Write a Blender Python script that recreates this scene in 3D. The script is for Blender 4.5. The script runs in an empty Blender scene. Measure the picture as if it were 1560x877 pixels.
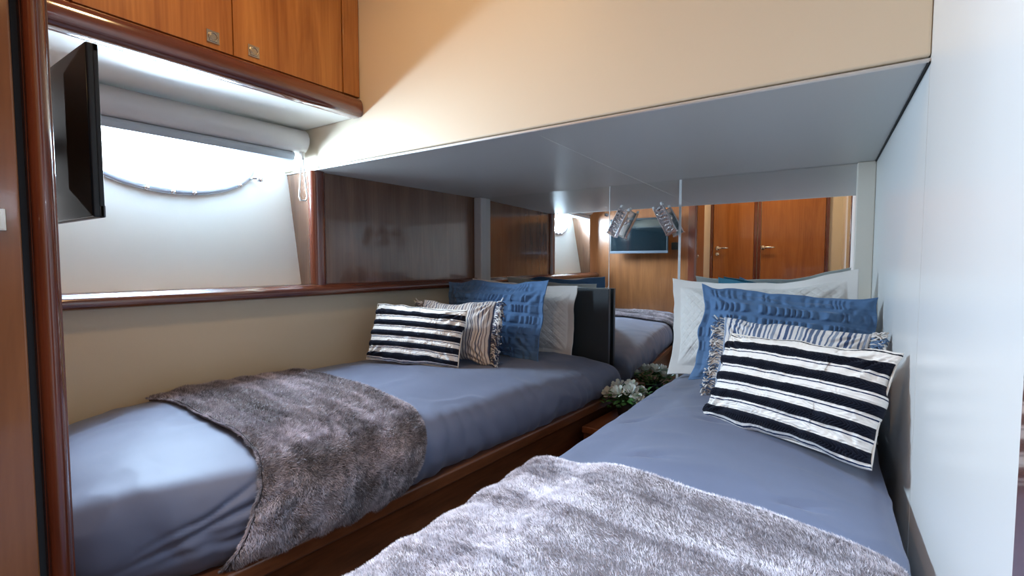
import bpy, math, random
import numpy as np
from mathutils import Vector, Matrix
random.seed(7); rng = np.random.default_rng(11)
PI = math.pi
col = bpy.context.scene.collection
scn = bpy.context.scene

# ------------------------------------------------------------------ noise
def vnoise(x, y, z=0.0, seed=0):
    x, y, z = np.broadcast_arrays(np.asarray(x, float), np.asarray(y, float), np.asarray(z, float))
    xi, yi, zi = np.floor(x).astype(np.int64), np.floor(y).astype(np.int64), np.floor(z).astype(np.int64)
    fx, fy, fz = x-xi, y-yi, z-zi
    fx, fy, fz = [f*f*f*(f*(f*6-15)+10) for f in (fx, fy, fz)]
    def h(a, b, c):
        n = (a*374761393 + b*668265263 + c*2147483647 + seed*974711) & 0xffffffff
        n = ((n ^ (n >> 13))*1274126177) & 0xffffffff
        n = (n ^ (n >> 16)) & 0xffffffff
        return n/0xffffffff*2-1
    r = 0
    for dx in (0, 1):
        for dy in (0, 1):
            for dz in (0, 1):
                w = (fx if dx else 1-fx)*(fy if dy else 1-fy)*(fz if dz else 1-fz)
                r = r + w*h(xi+dx, yi+dy, zi+dz)
    return r
def fbm(x, y, z=0.0, seed=0, o=3):
    r = 0; a = 1.0
    for k in range(o):
        r = r + a*vnoise(np.asarray(x)*2**k, np.asarray(y)*2**k, np.asarray(z)*2**k, seed+k*17); a *= .5
    return r

# ------------------------------------------------------------------ materials
def mat(name, color=(.8, .8, .8), rough=.5, metal=0.0, **kw):
    m = bpy.data.materials.new(name); m.use_nodes = True
    b = m.node_tree.nodes['Principled BSDF']
    b.inputs['Base Color'].default_value = (*color, 1)
    b.inputs['Roughness'].default_value = rough
    b.inputs['Metallic'].default_value = metal
    for k, v in kw.items():
        b.inputs[k.replace('_', ' ')].default_value = v
    return m
def N(m, t, **kw):
    n = m.node_tree.nodes.new(t)
    for k, v in kw.items():
        if hasattr(n, k): setattr(n, k, v)
        else: n.inputs[k].default_value = v
    return n
def L(m, a, b): m.node_tree.links.new(a, b)
def bsdf(m): return m.node_tree.nodes['Principled BSDF']
def ramp(m, fac, stops, interp='LINEAR'):
    r = N(m, 'ShaderNodeValToRGB'); r.color_ramp.interpolation = interp
    els = r.color_ramp.elements
    while len(els) > 1: els.remove(els[-1])
    els[0].position = stops[0][0]; els[0].color = (*stops[0][1], 1)
    for p, c in stops[1:]:
        e = els.new(p); e.color = (*c, 1)
    L(m, fac, r.inputs['Fac']); return r
def noise_bump(m, scale, strength, dist=.002, detail=3, vec=None, mapping=None):
    tc = N(m, 'ShaderNodeTexCoord'); nz = N(m, 'ShaderNodeTexNoise'); nz.inputs['Scale'].default_value = scale
    nz.inputs['Detail'].default_value = detail
    if mapping:
        mp = N(m, 'ShaderNodeMapping'); mp.inputs['Scale'].default_value = mapping
        L(m, tc.outputs['Object'], mp.inputs['Vector']); L(m, mp.outputs['Vector'], nz.inputs['Vector'])
    else: L(m, tc.outputs['Object'], nz.inputs['Vector'])
    bp = N(m, 'ShaderNodeBump'); bp.inputs['Strength'].default_value = strength; bp.inputs['Distance'].default_value = dist
    L(m, nz.outputs['Fac'], bp.inputs['Height']); L(m, bp.outputs['Normal'], bsdf(m).inputs['Normal'])
    return bp
def wood(name, dark, mid, light, axis='Z', rough=.25, coat=.6, scale=1.0):
    m = mat(name, mid, rough, Coat_Weight=coat, Coat_Roughness=.06)
    tc = N(m, 'ShaderNodeTexCoord'); mp = N(m, 'ShaderNodeMapping')
    s = {'Z': (9, 9, .9), 'Y': (9, .9, 9), 'X': (.9, 9, 9)}[axis]
    mp.inputs['Scale'].default_value = [v*scale for v in s]
    L(m, tc.outputs['Object'], mp.inputs['Vector'])
    n1 = N(m, 'ShaderNodeTexNoise', Scale=.8, Detail=5.0, Roughness=.6, Distortion=2.0)
    L(m, mp.outputs['Vector'], n1.inputs['Vector'])
    mp2 = N(m, 'ShaderNodeMapping'); s2 = {'Z': (90, 90, 3), 'Y': (90, 3, 90), 'X': (3, 90, 90)}[axis]
    mp2.inputs['Scale'].default_value = s2
    L(m, tc.outputs['Object'], mp2.inputs['Vector'])
    n2 = N(m, 'ShaderNodeTexNoise', Scale=1.5, Detail=3.0); L(m, mp2.outputs['Vector'], n2.inputs['Vector'])
    mx = N(m, 'ShaderNodeMix'); mx.data_type = 'FLOAT'; mx.inputs[0].default_value = .28
    L(m, n1.outputs['Fac'], mx.inputs[2]); L(m, n2.outputs['Fac'], mx.inputs[3])
    r = ramp(m, mx.outputs[0], [(.34, dark), (.5, mid), (.66, light)])
    L(m, r.outputs['Color'], bsdf(m).inputs['Base Color'])
    return m

M = {}
M['cherry'] = wood('cherry_wood', (.27, .088, .018), (.40, .15, .034), (.52, .22, .055), rough=.35, coat=.35)
M['cherry_panel'] = wood('cherry_veneer_gloss', (.11, .05, .027), (.16, .076, .042), (.22, .11, .062), rough=.22, coat=.9)
M['door_wood'] = wood('door_veneer', (.27, .085, .018), (.36, .125, .026), (.43, .16, .036), rough=.3, coat=.6)
M['wardrobe_wood'] = wood('wardrobe_veneer', (.17, .06, .02), (.225, .085, .028), (.28, .11, .038), rough=.3, coat=.5)
M['mahogany'] = wood('mahogany_gloss', (.085, .020, .011), (.13, .032, .016), (.18, .048, .022), rough=.18, coat=1.0)
M['mahogany_y'] = wood('mahogany_gloss_rail', (.085, .022, .012), (.13, .036, .017), (.18, .052, .023), axis='Y', rough=.15, coat=1.0)
M['base_wood'] = wood('bed_base_wood', (.09, .030, .012), (.15, .050, .019), (.21, .074, .028), axis='Y', rough=.3, coat=.6)
M['vinyl'] = mat('cream_vinyl', (.78, .72, .62), .45); noise_bump(M['vinyl'], 260, .12, .001)
M['wall_vinyl'] = mat('cream_wall_vinyl', (.62, .53, .375), .5); noise_bump(M['wall_vinyl'], 200, .15, .001)
M['fascia'] = mat('cream_leatherette', (.80, .70, .54), .5); noise_bump(M['fascia'], 220, .12, .001)
M['soffit'] = mat('pale_grey_leatherette', (.62, .62, .60), .38); noise_bump(M['soffit'], 220, .12, .001)
M['hull'] = mat('white_hull_lining', (.82, .80, .74), .5); noise_bump(M['hull'], 180, .1, .001)
M['right_wall'] = mat('satin_cream_wall', (.80, .80, .78), .3); noise_bump(M['right_wall'], 1.2, .12, .012, 1, mapping=(1, 5, .5))
M['white'] = mat('white_plastic', (.80, .80, .80), .35)
M['seam'] = mat('dark_seam', (.02, .02, .02), .8)
M['stitch'] = mat('piping_pale', (.72, .70, .68), .5)
M['mirror'] = mat('mirror_silver', (.90, .93, .92), .0, 1.0)
M['mirror_edge'] = mat('mirror_edge_aluminium', (.85, .88, .90), .35, .1)
M['chrome'] = mat('chrome', (.92, .93, .95), .16, 1.0)
M['nickel'] = mat('brushed_nickel', (.62, .58, .50), .25, 1.0)
M['tv_black'] = mat('tv_black_plastic', (.004, .012, .019), .5)
M['tv_screen'] = mat('tv_glass', (.006, .012, .016), .08, Coat_Weight=.6)
M['tv_grey'] = mat('tv_bezel_grey', (.10, .12, .15), .3)
M['slab'] = mat('charcoal_board', (.035, .045, .052), .35)
M['carpet'] = mat('dark_carpet', (.08, .06, .045), .9); noise_bump(M['carpet'], 300, .6, .004)
M['ceiling'] = mat('ceiling_cream', (.75, .70, .60), .6)
M['blind'] = mat('blind_cassette', (.60, .60, .60), .4)
M['blind2'] = mat('blind_rail', (.40, .45, .50), .35)
M['cord'] = mat('white_cord', (.85, .85, .82), .6)
M['frame_clear'] = mat('porthole_frame', (.55, .62, .72), .12, .35, Coat_Weight=.6)
# pane that lets daylight straight through
m = bpy.data.materials.new('porthole_glass'); m.use_nodes = True; nt = m.node_tree; nt.nodes.clear()
o_ = nt.nodes.new('ShaderNodeOutputMaterial'); mx_ = nt.nodes.new('ShaderNodeMixShader'); mx_.inputs[0].default_value = .05
t_ = nt.nodes.new('ShaderNodeBsdfTransparent'); g_ = nt.nodes.new('ShaderNodeBsdfGlossy'); g_.inputs['Roughness'].default_value = .02
nt.links.new(t_.outputs[0], mx_.inputs[1]); nt.links.new(g_.outputs[0], mx_.inputs[2]); nt.links.new(mx_.outputs[0], o_.inputs[0])
M['glass'] = m
def fabric(name, color, rough=.8, sheen=.4, bscale=500, bs=.15, var=.06):
    m = mat(name, color, rough, Sheen_Weight=sheen, Sheen_Roughness=.4)
    tc = N(m, 'ShaderNodeTexCoord'); nz = N(m, 'ShaderNodeTexNoise', Scale=7.0, Detail=4.0)
    L(m, tc.outputs['Object'], nz.inputs['Vector'])
    a = tuple(c*(1-var) for c in color); b = tuple(min(1, c*(1+var)) for c in color)
    r = ramp(m, nz.outputs['Fac'], [(.3, a), (.7, b)]); L(m, r.outputs['Color'], bsdf(m).inputs['Base Color'])
    noise_bump(m, bscale, bs, .001)
    return m
M['duvet'] = fabric('slate_satin_duvet', (.15, .175, .26), .62, .15, 700, .08)
M['blue'] = fabric('dusty_blue_cotton', (.082, .175, .335), .8, .2)
M['teal'] = fabric('teal_cotton', (.03, .16, .24), .8)
M['quilt'] = fabric('ivory_quilted_cotton', (.74, .72, .68), .85)
M['ivory'] = fabric('ivory_weave', (.76, .73, .67), .85)
M['leaf'] = mat('leaf_green', (.05, .15, .035), .5)
M['petal'] = mat('white_petal', (.78, .80, .74), .6, Subsurface_Weight=.1)
M['pot'] = mat('dark_pot', (.03, .03, .03), .4)

def stripe_mat(name, stops, axis=1, wob=.010, wscale=26, rough=.85, rep=1):
    m = mat(name, (.8, .8, .8), rough, Sheen_Weight=.05, Specular_IOR_Level=.15)
    uv = N(m, 'ShaderNodeUVMap'); sp = N(m, 'ShaderNodeSeparateXYZ'); L(m, uv.outputs[0], sp.inputs[0])
    nz = N(m, 'ShaderNodeTexNoise', Scale=wscale, Detail=3.0); L(m, uv.outputs[0], nz.inputs['Vector'])
    ma = N(m, 'ShaderNodeMath', operation='MULTIPLY_ADD'); L(m, nz.outputs['Fac'], ma.inputs[0])
    ma.inputs[1].default_value = wob; L(m, sp.outputs[axis], ma.inputs[2])
    sb = N(m, 'ShaderNodeMath', operation='SUBTRACT'); L(m, ma.outputs[0], sb.inputs[0]); sb.inputs[1].default_value = wob/2
    if rep > 1:
        ml = N(m, 'ShaderNodeMath', operation='MULTIPLY'); L(m, sb.outputs[0], ml.inputs[0]); ml.inputs[1].default_value = rep
        fc = N(m, 'ShaderNodeMath', operation='FRACT'); L(m, ml.outputs[0], fc.inputs[0]); sb = fc
    r = ramp(m, sb.outputs[0], stops, 'CONSTANT')
    L(m, r.outputs['Color'], bsdf(m).inputs['Base Color'])
    noise_bump(m, 420, .35, .0015)
    return m
IV = (.88, .86, .82); BK = (.009, .012, .024); NV = (.012, .03, .09)
# lumbar stripes, v from the bottom
BANDS = [(.040, .132), (.232, .328), (.422, .518), (.612, .708), (.802, .898)]
st = [(0, IV)]
for a, b in BANDS:
    st += [(a-.032, NV), (a-.020, IV), (a, BK), (b, IV)]
st = sorted([s for s in st if s[0] >= 0], key=lambda s: s[0])
st += [(.965, BK), (.98, IV)]
st = st[:32]
M['lumbar'] = stripe_mat('black_band_stripe', st)
def vstripes(cols, base, n, seed):
    r = random.Random(seed); out = [(0.0, base)]; x = .02
    while len(out) < 30 and x < .97:
        w = r.choice([.030, .040, .062]); out.append((x, r.choice(cols))); out.append((x+w, base)); x += w + r.choice([.035, .045, .065])
    return out
M['fringe_l'] = stripe_mat('taupe_vertical_stripe', vstripes([(.16, .14, .16), (.30, .25, .24), (.10, .11, .17)], (.62, .57, .53), 14, 3), axis=0, wob=.004, rep=2.6)
M['fringe_r'] = stripe_mat('blue_vertical_stripe', vstripes([(.12, .17, .28), (.25, .31, .42), (.07, .11, .22)], (.72, .72, .72), 14, 5), axis=0, wob=.004, rep=2.6)
M['yarn_b'] = mat('blue_yarn', (.12, .20, .34), .9); M['yarn_w'] = mat('ivory_yarn', (.70, .68, .66), .9); M['yarn_d'] = mat('navy_yarn', (.05, .07, .13), .9); M['yarn_t'] = mat('taupe_yarn', (.25, .22, .24), .9)
def furmat(name):
    m = mat(name, (.5, .5, .5), .75, Sheen_Weight=.35, Sheen_Roughness=.35)
    a = N(m, 'ShaderNodeAttribute'); a.attribute_name = 'dye'; L(m, a.outputs['Color'], bsdf(m).inputs['Base Color'])
    return m
M['fur'] = furmat('plush_fur_pile')
M['fur_base'] = mat('plush_fur_backing', (.16, .14, .145), .95)

# ------------------------------------------------------------------ object helpers
def tag(o, label=None, cat=None, group=None, kind=None):
    if label: o['label'] = label
    if cat: o['category'] = cat
    if group: o['group'] = group
    if kind: o['kind'] = kind
    return o
def empty(name, loc=(0, 0, 0), rz=0, **kw):
    o = bpy.data.objects.new(name, None); col.objects.link(o); o.location = loc; o.rotation_euler.z = rz
    o.empty_display_size = .05
    return tag(o, **kw)
def mk(name, V, Fc, m, parent=None, smooth=False, mi=None, uv=None, bevel=0, seg=2):
    me = bpy.data.meshes.new(name); me.from_pydata([tuple(map(float, v)) for v in V], [], [tuple(int(i) for i in f) for f in Fc])
    ms = m if isinstance(m, (list, tuple)) else [m]
    for x in ms: me.materials.append(x)
    if mi is not None: me.polygons.foreach_set('material_index', np.asarray(mi, dtype=np.int32))
    if uv is not None:
        l = me.uv_layers.new(name='UVMap'); vi = np.zeros(len(me.loops), dtype=np.int32); me.loops.foreach_get('vertex_index', vi)
        l.data.foreach_set('uv', np.asarray(uv, dtype=np.float32)[vi].ravel())
    if smooth: me.polygons.foreach_set('use_smooth', np.ones(len(me.polygons), dtype=bool))
    me.update()
    o = bpy.data.objects.new(name, me); col.objects.link(o)
    if parent: o.parent = parent
    if bevel:
        b = o.modifiers.new('bevel', 'BEVEL'); b.width = bevel; b.segments = seg; b.limit_method = 'ANGLE'; b.angle_limit = math.radians(35)
        me.polygons.foreach_set('use_smooth', np.ones(len(me.polygons), dtype=bool))
        w = o.modifiers.new('wn', 'WEIGHTED_NORMAL'); w.keep_sharp = True
    return o
class MB:
    def __init__(s): s.v = []; s.f = []; s.mi = []
    def add(s, V, Fc, mi=0):
        k = len(s.v); s.v += [tuple(v) for v in V]; s.f += [tuple(i+k for i in f) for f in Fc]; s.mi += [mi]*len(Fc); return s
    def box(s, x0, x1, y0, y1, z0, z1, mi=0):
        V = [(x, y, z) for z in (z0, z1) for y in (y0, y1) for x in (x0, x1)]
        return s.add(V, [(0, 2, 3, 1), (4, 5, 7, 6), (0, 1, 5, 4), (2, 6, 7, 3), (0, 4, 6, 2), (1, 3, 7, 5)], mi)
    def prism(s, poly, z0, z1, mi=0):     # plan polygon ccw
        n = len(poly); V = [(x, y, z0) for x, y in poly]+[(x, y, z1) for x, y in poly]
        return s.add(V, [tuple(range(n-1, -1, -1)), tuple(range(n, 2*n))]+[(i, (i+1) % n, n+(i+1) % n, n+i) for i in range(n)], mi)
    def hexa(s, a, b, mi=0):              # two quads of 4 points
        V = list(a)+list(b)
        return s.add(V, [(3, 2, 1, 0), (4, 5, 6, 7)]+[(i, (i+1) % 4, 4+(i+1) % 4, 4+i) for i in range(4)], mi)
    def tube(s, P, r, n=8, mi=0, closed=False):
        P = [Vector(p) for p in P]; m_ = len(P); V = []; prev = None
        for i, p in enumerate(P):
            a = P[(i-1) % m_] if (closed or i > 0) else P[i]; b = P[(i+1) % m_] if (closed or i < m_-1) else P[i]
            t = (b-a).normalized()
            u = prev if prev else (Vector((0, 0, 1)) if abs(t.z) < .9 else Vector((1, 0, 0)))
            u = (u - t*u.dot(t)).normalized(); w = t.cross(u); prev = u
            rr = r[i] if isinstance(r, (list, tuple)) else r
            V += [tuple(p+(u*math.cos(2*PI*k/n)+w*math.sin(2*PI*k/n))*rr) for k in range(n)]
        Fc = []
        for i in range(m_ if closed else m_-1):
            j = (i+1) % m_
            Fc += [(i*n+k, i*n+(k+1) % n, j*n+(k+1) % n, j*n+k) for k in range(n)]
        if not closed: Fc += [tuple(range(n-1, -1, -1)), tuple((m_-1)*n+k for k in range(n))]
        return s.add(V, Fc, mi)
    def lathe(s, prof, c=(0, 0, 0), n=32, mi=0):
        V = []
        for r, z in prof: V += [(c[0]+r*math.cos(2*PI*k/n), c[1]+r*math.sin(2*PI*k/n), c[2]+z) for k in range(n)]
        Fc = [(i*n+k, i*n+(k+1) % n, (i+1)*n+(k+1) % n, (i+1)*n+k) for i in range(len(prof)-1) for k in range(n)]
        return s.add(V, Fc, mi)
    def build(s, name, m, parent=None, smooth=False, bevel=0, seg=2):
        return mk(name, s.v, s.f, m, parent, smooth, s.mi, None, bevel, seg)
def grid_faces(nu, nv, flip=False):
    i, j = np.meshgrid(np.arange(nu-1), np.arange(nv-1), indexing='ij')
    a = i*nv+j; f = np.stack([a, a+nv, a+nv+1, a+1], -1).reshape(-1, 4)
    return f[:, ::-1] if flip else f
def extr_profile(prof, path):            # prof: list of (out, z) ; path: list of (x, y, nx, ny)
    V = []; n = len(prof)
    for x, y, nx, ny in path: V += [(x+nx*o, y+ny*o, z) for o, z in prof]
    Fc = [(i*n+k, i*n+(k+1) % n, (i+1)*n+(k+1) % n, (i+1)*n+k) for i in range(len(path)-1) for k in range(n)]
    Fc += [tuple(range(n-1, -1, -1)), tuple((len(path)-1)*n+k for k in range(n))]
    return V, Fc

# ------------------------------------------------------------------ room lines
SL = .070
def WX(y): return -1.628-SL*(2.2-y)            # inner face of the left wall
ZS = 1.283                                        # underside of the low soffit
YM = 2.15; YF = 1.14; XR = .155; YA = -1.1; ZC = 2.05
wn = Vector((1, -SL, 0)).normalized()
def W(y, off, z): return (WX(y)+off, y, z)

S = lambda o, lab=None: tag(o, kind='structure', label=lab)
S(MB().box(-2.3, .5, -1.3, 2.4, -.05, 0).build('floor', M['carpet']), 'dark carpeted cabin floor between the beds')
S(MB().box(-2.3, .5, -1.3, YF, ZC, ZC+.05).build('ceiling', M['ceiling']), 'cream upper ceiling of the cabin')
# soffit over the pillows: two panels with a joint
sx = -.685
sb = MB()
sb.prism([(-2.1, YF+.003), (sx-.0006, YF+.003), (sx-.0006, YM+.02), (-2.1, YM+.02)], ZS, ZS+.006)
sb.prism([(sx+.0006, YF+.003), (XR, YF+.003), (XR, YM+.02), (sx+.0006, YM+.02)], ZS, ZS+.006)
S(sb.build('ceiling', M['soffit']), 'low pale grey soffit above the pillows')
pj = MB(); pj.tube([(-1.68, YF+.002, ZS+.001), (XR-.003, YF+.002, ZS+.001)], .0032, 8)
S(pj.build('trim_2', M['stitch'], smooth=True), 'pale piping along the soffit front edge')
# fascia
S(MB().box(-2.1, XR, YF, YF+.05, ZS+.009, ZC+.02).build('wall_front', M['fascia'], bevel=.006), 'cream padded panel above the soffit')
S(MB().box(-2.1, XR, YF+.010, YF+.04, ZS+.0065, ZS+.0088).build('trim_3', M['seam']), 'dark shadow joint between cream panel and soffit')
# right wall: two panels
rw = MB(); rw.box(XR, XR+.05, YF+.012, YM+.05, 0, ZC+.02); rw.box(XR, XR+.05, -1.15, YF+.009, 0, ZC+.02)
S(rw.build('wall_right', M['right_wall']), 'satin cream wall beside the right bed')
S(MB().box(XR+.004, XR+.04, YF+.0, YF+.02, 0, ZC).build('trim_4', M['right_wall']), 'vertical joint strip in the right wall')
pj = MB(); pj.tube([(XR-.002, YF+.005, ZS-.001), (XR-.002, YM, ZS-.001)], .003, 6)
S(pj.build('trim_5', M['seam'], smooth=True), 'dark joint between soffit and right wall')
S(MB().box(-2.3, XR+.05, YM+.012, YM+.06, 0, ZS+.03).build('wall_back', M['vinyl']), 'wall behind the mirrors')
# pilasters beside the mirrors
S(MB().box(.100, XR, YM-.018, YM+.01, .3, ZS).build('trim_6', M['vinyl'], bevel=.004), 'cream upright strip right of the mirrors')
S(MB().box(-1.634, -1.580, YM-.045, YM+.01, .3, ZS).build('trim_7', M['blind'], bevel=.008, seg=3), 'grey upright strip left of the mirrors')
# lower left wall
lw = MB(); lw.prism([(WX(-.1)-.06, -.1), (WX(-.1), -.1), (WX(2.2), 2.2), (WX(2.2)-.06, 2.2)], 0, .80)
S(lw.build('wall_left', M['wall_vinyl']), 'cream vinyl wall below the window shelf')
# glossy wood panel on the left wall
lw = MB(); lw.prism([(WX(1.185)-.03, 1.185), (WX(1.185), 1.185), (WX(2.2), 2.2), (WX(2.2)-.03, 2.2)], .80, ZS)
S(lw.build('wall_left', M['cherry_panel']), 'glossy cherry panel above the left pillows')
# window recess: returns, sill, hull lining with elliptical hole
def hoff(z): return -.090-.18*(z-.84)
for yy, nm, lb, y2 in ((1.150, 'trim_8', 'cherry return at the far end of the window recess', 1.170), (.30, 'trim_9', 'cherry return at the near end of the window recess', .318)):
    b = MB(); a = []
    for y_ in (yy, y2):
        a.append([(WX(y_)-.004, y_, .80), (WX(y_)+hoff(.8)-.03, y_, .80), (WX(y_)+hoff(1.44)-.03, y_, 1.44), (WX(y_)-.004, y_, 1.44)])
    b.hexa(a[0], a[1]); S(b.build(nm, M['cherry_panel']), lb)
pp = MB(); P0 = []
prof = [(.028*math.cos(t), .034*math.sin(t)) for t in np.linspace(0, 2*PI, 20, endpoint=False)]
pp.prism([(WX(1.168)+.000+x, 1.168+y) for x, y in prof], .80, ZS)
S(pp.build('trim_10', M['mahogany'], smooth=False, bevel=.001), 'rounded mahogany post between window recess and cherry panel')
bpy.data.objects['trim_10'].data.polygons.foreach_set('use_smooth', [True]*len(bpy.data.objects['trim_10'].data.polygons))
sl = MB(); sl.prism([(WX(.2)-.16, .2), (WX(.2)+.01, .2), (WX(1.15)+.01, 1.15), (WX(1.15)-.16, 1.15)], .80, .828)
S(sl.build('trim_11', M['mahogany_y']), 'mahogany sill of the window recess')
# mahogany shelf rail along the wall
prof = [(-.02, .787), (.030, .787), (.040, .790), (.046, .797), (.048, .806), (.046, .816), (.040, .822), (.034, .824), (.030, .829), (.022, .834), (.010, .836), (-.02, .836)]
V, Fc = extr_profile(prof, [(WX(.2), .2, wn.x, wn.y), (WX(2.145), 2.145, wn.x, wn.y)])
o = mk('trim_12', V, Fc, M['mahogany_y'], bevel=.001); S(o, 'rounded mahogany rail running along the left wall')
# hull lining
YC, ZCN, EA, EB = .735, 1.30, .27, .132
def hullp(y, z, d=0): return (WX(y)+hoff(z)+d, y, z)
y0, y1, z0, z1 = .30, 1.16, .82, 1.45
angs = sorted(list(np.linspace(-PI, PI, 120, endpoint=False))+[math.atan2(c-ZCN, a-YC) for a in (y0, y1) for c in (z0, z1)])
def rectpt(t):
    c, s = math.cos(t), math.sin(t); k = 1e9
    if c > 1e-9: k = min(k, (y1-YC)/c)
    if c < -1e-9: k = min(k, (y0-YC)/c)
    if s > 1e-9: k = min(k, (z1-ZCN)/s)
    if s < -1e-9: k = min(k, (z0-ZCN)/s)
    return YC+c*k, ZCN+s*k
def ellp(t, g=0): 
    r = 1/math.sqrt((math.cos(t)/(EA+g))**2+(math.sin(t)/(EB+g))**2); return YC+r*math.cos(t), ZCN+r*math.sin(t)
V = []; n = len(angs)
for t in angs: V.append(hullp(*rectpt(t)))
for t in angs: V.append(hullp(*ellp(t)))
for t in angs: V.append(hullp(*ellp(t, -.004), -.06))
Fc = [(k, (k+1) % n, n+(k+1) % n, n+k) for k in range(n)]+[(n+k, n+(k+1) % n, 2*n+(k+1) % n, 2*n+k) for k in range(n)]
S(mk('wall_left', V, Fc, M['hull'], smooth=False), 'white hull lining around the oval porthole')
win = empty('window_1', hullp(YC, ZCN)); tag(win, kind='structure', label='oval porthole full of white daylight behind the television')
def loc(o, p): o.matrix_parent_inverse = Matrix.Translation(p.location).inverted(); return o
fr = MB(); nn = 96
prof = [(.012, .001), (.012, .009), (.004, .014), (-.006, .014), (-.014, .008), (-.016, -.02), (.004, -.03)]
V = []
for k in range(nn):
    t = 2*PI*k/nn
    for g, d in prof: V.append(hullp(*ellp(t, g), d))
n = len(prof); Fc = [(k*n+j, k*n+(j+1) % n, ((k+1) % nn)*n+(j+1) % n, ((k+1) % nn)*n+j) for k in range(nn) for j in range(n)]
loc(mk('window_frame', V, Fc, M['frame_clear'], win, smooth=True), win)
V = [hullp(*ellp(2*PI*k/nn, -.008), -.018) for k in range(nn)]
loc(mk('pane', V, [tuple(range(nn))], M['glass'], win), win)
for t in (-.38, -1.15, -1.6, -2.1):
    b = MB(); y_, z_ = ellp(t, .006); p = hullp(y_, z_, .012); b.tube([p, (p[0]+.006, p[1], p[2])], [.009, .006], 14)
    loc(b.build('screw', M['chrome'], win, smooth=True), win)
b = MB(); p = hullp(YC+EA-.012, ZCN-.055, .004)
b.tube([p, (p[0]+.02, p[1]+.01, p[2]+.003), (p[0]+.022, p[1]+.028, p[2]+.006)], .006, 10); b.tube([(p[0]+.02, p[1]+.026, p[2]), (p[0]+.03, p[1]+.03, p[2])], .011, 12)
loc(b.build('latch', M['chrome'], win, smooth=True), win)

# wall with the television (foot of the left bed), post, wardrobe, aft wall and doors
S(MB().box(-2.1, -.895, .165, .20, 0, ZC).build('wall_foot', M['wardrobe_wood']), 'cherry panel wall at the foot of the left bed')
b = MB(); b.prism([(-.895+.028*math.cos(t)*1.0+.0, .1905+.0145*math.sin(t)) for t in np.linspace(0, 2*PI, 24, endpoint=False)], 0, ZC)
b.box(-.93, -.88, .177, .205, 0, ZC)
o = b.build('trim_13', M['mahogany'], bevel=.002); S(o, 'tall mahogany corner post at the left edge')
S(MB().box(-.93, -.888, .162, .178, 0, ZC).build('trim_14', M['seam']), 'dark gap between wardrobe and corner post')
wd = empty('wardrobe', (-.95, 0, 0), label='cherry wardrobe with small nickel latch, cut by left photo edge', cat='wardrobe')
loc(MB().box(-1.5, -.885, -.12, .160, 0, ZC).build('body', M['wardrobe_wood'], wd, bevel=.002), wd)
dd = loc(MB().box(-.885, -.868, -.11, .1665, .04, ZC-.01).build('door', M['wardrobe_wood'], wd, bevel=.003), wd)
la = MB(); la.box(-.868, -.864, .122, .1525, .960, .988); la.tube([(-.864, .138, .974), (-.858, .138, .974)], .008, 16)
la.build('latch', M['nickel'], dd, bevel=.001); S(MB().box(-1.05, -1.0, YA, -.12, 0, ZC).build('wall_left', M['vinyl']), 'cream wall of the entrance lobby, seen in the mirror')
S(MB().box(-1.1, XR+.05, YA-.06, YA-.012, 0, ZC).build('wall_aft', M['vinyl']), 'cream wall holding the two doors, seen in the mirror')
# doors in the aft wall
def door(nm, x0, x1, hx, key, lab, peg):
    d = empty(nm, ((x0+x1)/2, YA, 0), label=lab, kind='structure')
    f = MB(); w = .028
    f.box(x0, x0+w, YA-.012, YA+.014, 0, 1.95); f.box(x1-w, x1, YA-.012, YA+.014, 0, 1.95); f.box(x0, x1, YA-.012, YA+.014, 1.92, 1.95)
    loc(f.build('door_frame', M['mahogany'], d, bevel=.003), d)
    lf = loc(MB().box(x0+w+.003, x1-w-.003, YA-.011, YA+.006, .01, 1.915).build('door_leaf', M['door_wood'], d, bevel=.002), d)
    h = MB(); zz = 1.073
    h.tube([(hx, YA+.006, zz), (hx, YA+.012, zz)], .022, 24); h.tube([(hx, YA+.012, zz), (hx, YA+.05, zz)], .009, 12)
    h.tube([(hx-.006, YA+.05, zz), (hx+.03, YA+.052, zz), (hx+.075, YA+.05, zz), (hx+.11, YA+.044, zz)], [.009, .011, .010, .007], 12)
    loc(h.build('lever_handle', M['chrome'], d, smooth=True), d)
    if key:
        h = MB(); h.tube([(hx, YA+.006, zz-.062), (hx, YA+.014, zz-.062)], .018, 20); h.tube([(hx, YA+.014, zz-.062), (hx, YA+.020, zz-.062)], .009, 16)
        loc(h.build('key_rosette', M['chrome'], d, smooth=True), d)
    return d
door('door_1', -1.0, -.553, -.925, True, 'narrow cherry door with lever handle and key rosette, seen in the mirror', 0)
door('door_2', -.548, .055, -.500, False, 'wide cherry door with lever handle, seen in the mirror', 0)
# wooden jamb near the camera on the right wall
b = MB(); b.box(XR-.007, XR, .12, .578, 0, ZC)
S(b.build('trim_15', M['mahogany'], bevel=.006, seg=3), 'mahogany door jamb at the right photo edge')

# ------------------------------------------------------------------ mirrors
def mirror(x0, x1, yoff, z0, lab):
    t = empty('wall_mirror', ((x0+x1)/2, YM, z0)); tag(t, lab, 'mirror', 'mirror panels behind the pillows')
    loc(MB().box(x0, x1, YM+yoff, YM+yoff+.005, z0, ZS-.001).build('glass', M['mirror'], t), t)
    return t
mm = mirror(-1.58, -.8525, 0, .25, 'left mirror panel behind the left bed pillows')
b = MB(); b.box(-.8525, -.850, YM-.001, YM+.006, .25, ZS-.001)
loc(b.build('edge_strip', M['mirror_edge'], mm), mm)
mm = mirror(-.8495, -.529, 0, .25, 'narrow middle mirror panel reflecting the television')
b = MB(); b.box(-.529, -.525, YM-.004, YM+.006, .25, ZS-.001)
loc(b.build('edge_strip', M['mirror_edge'], mm), mm)
mm = mirror(-.520, .100, 0, .25, 'right mirror panel reflecting the two doors')
b = MB(); b.box(-.524, -.520, YM-.004, YM+.006, .25, ZS-.001)
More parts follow.
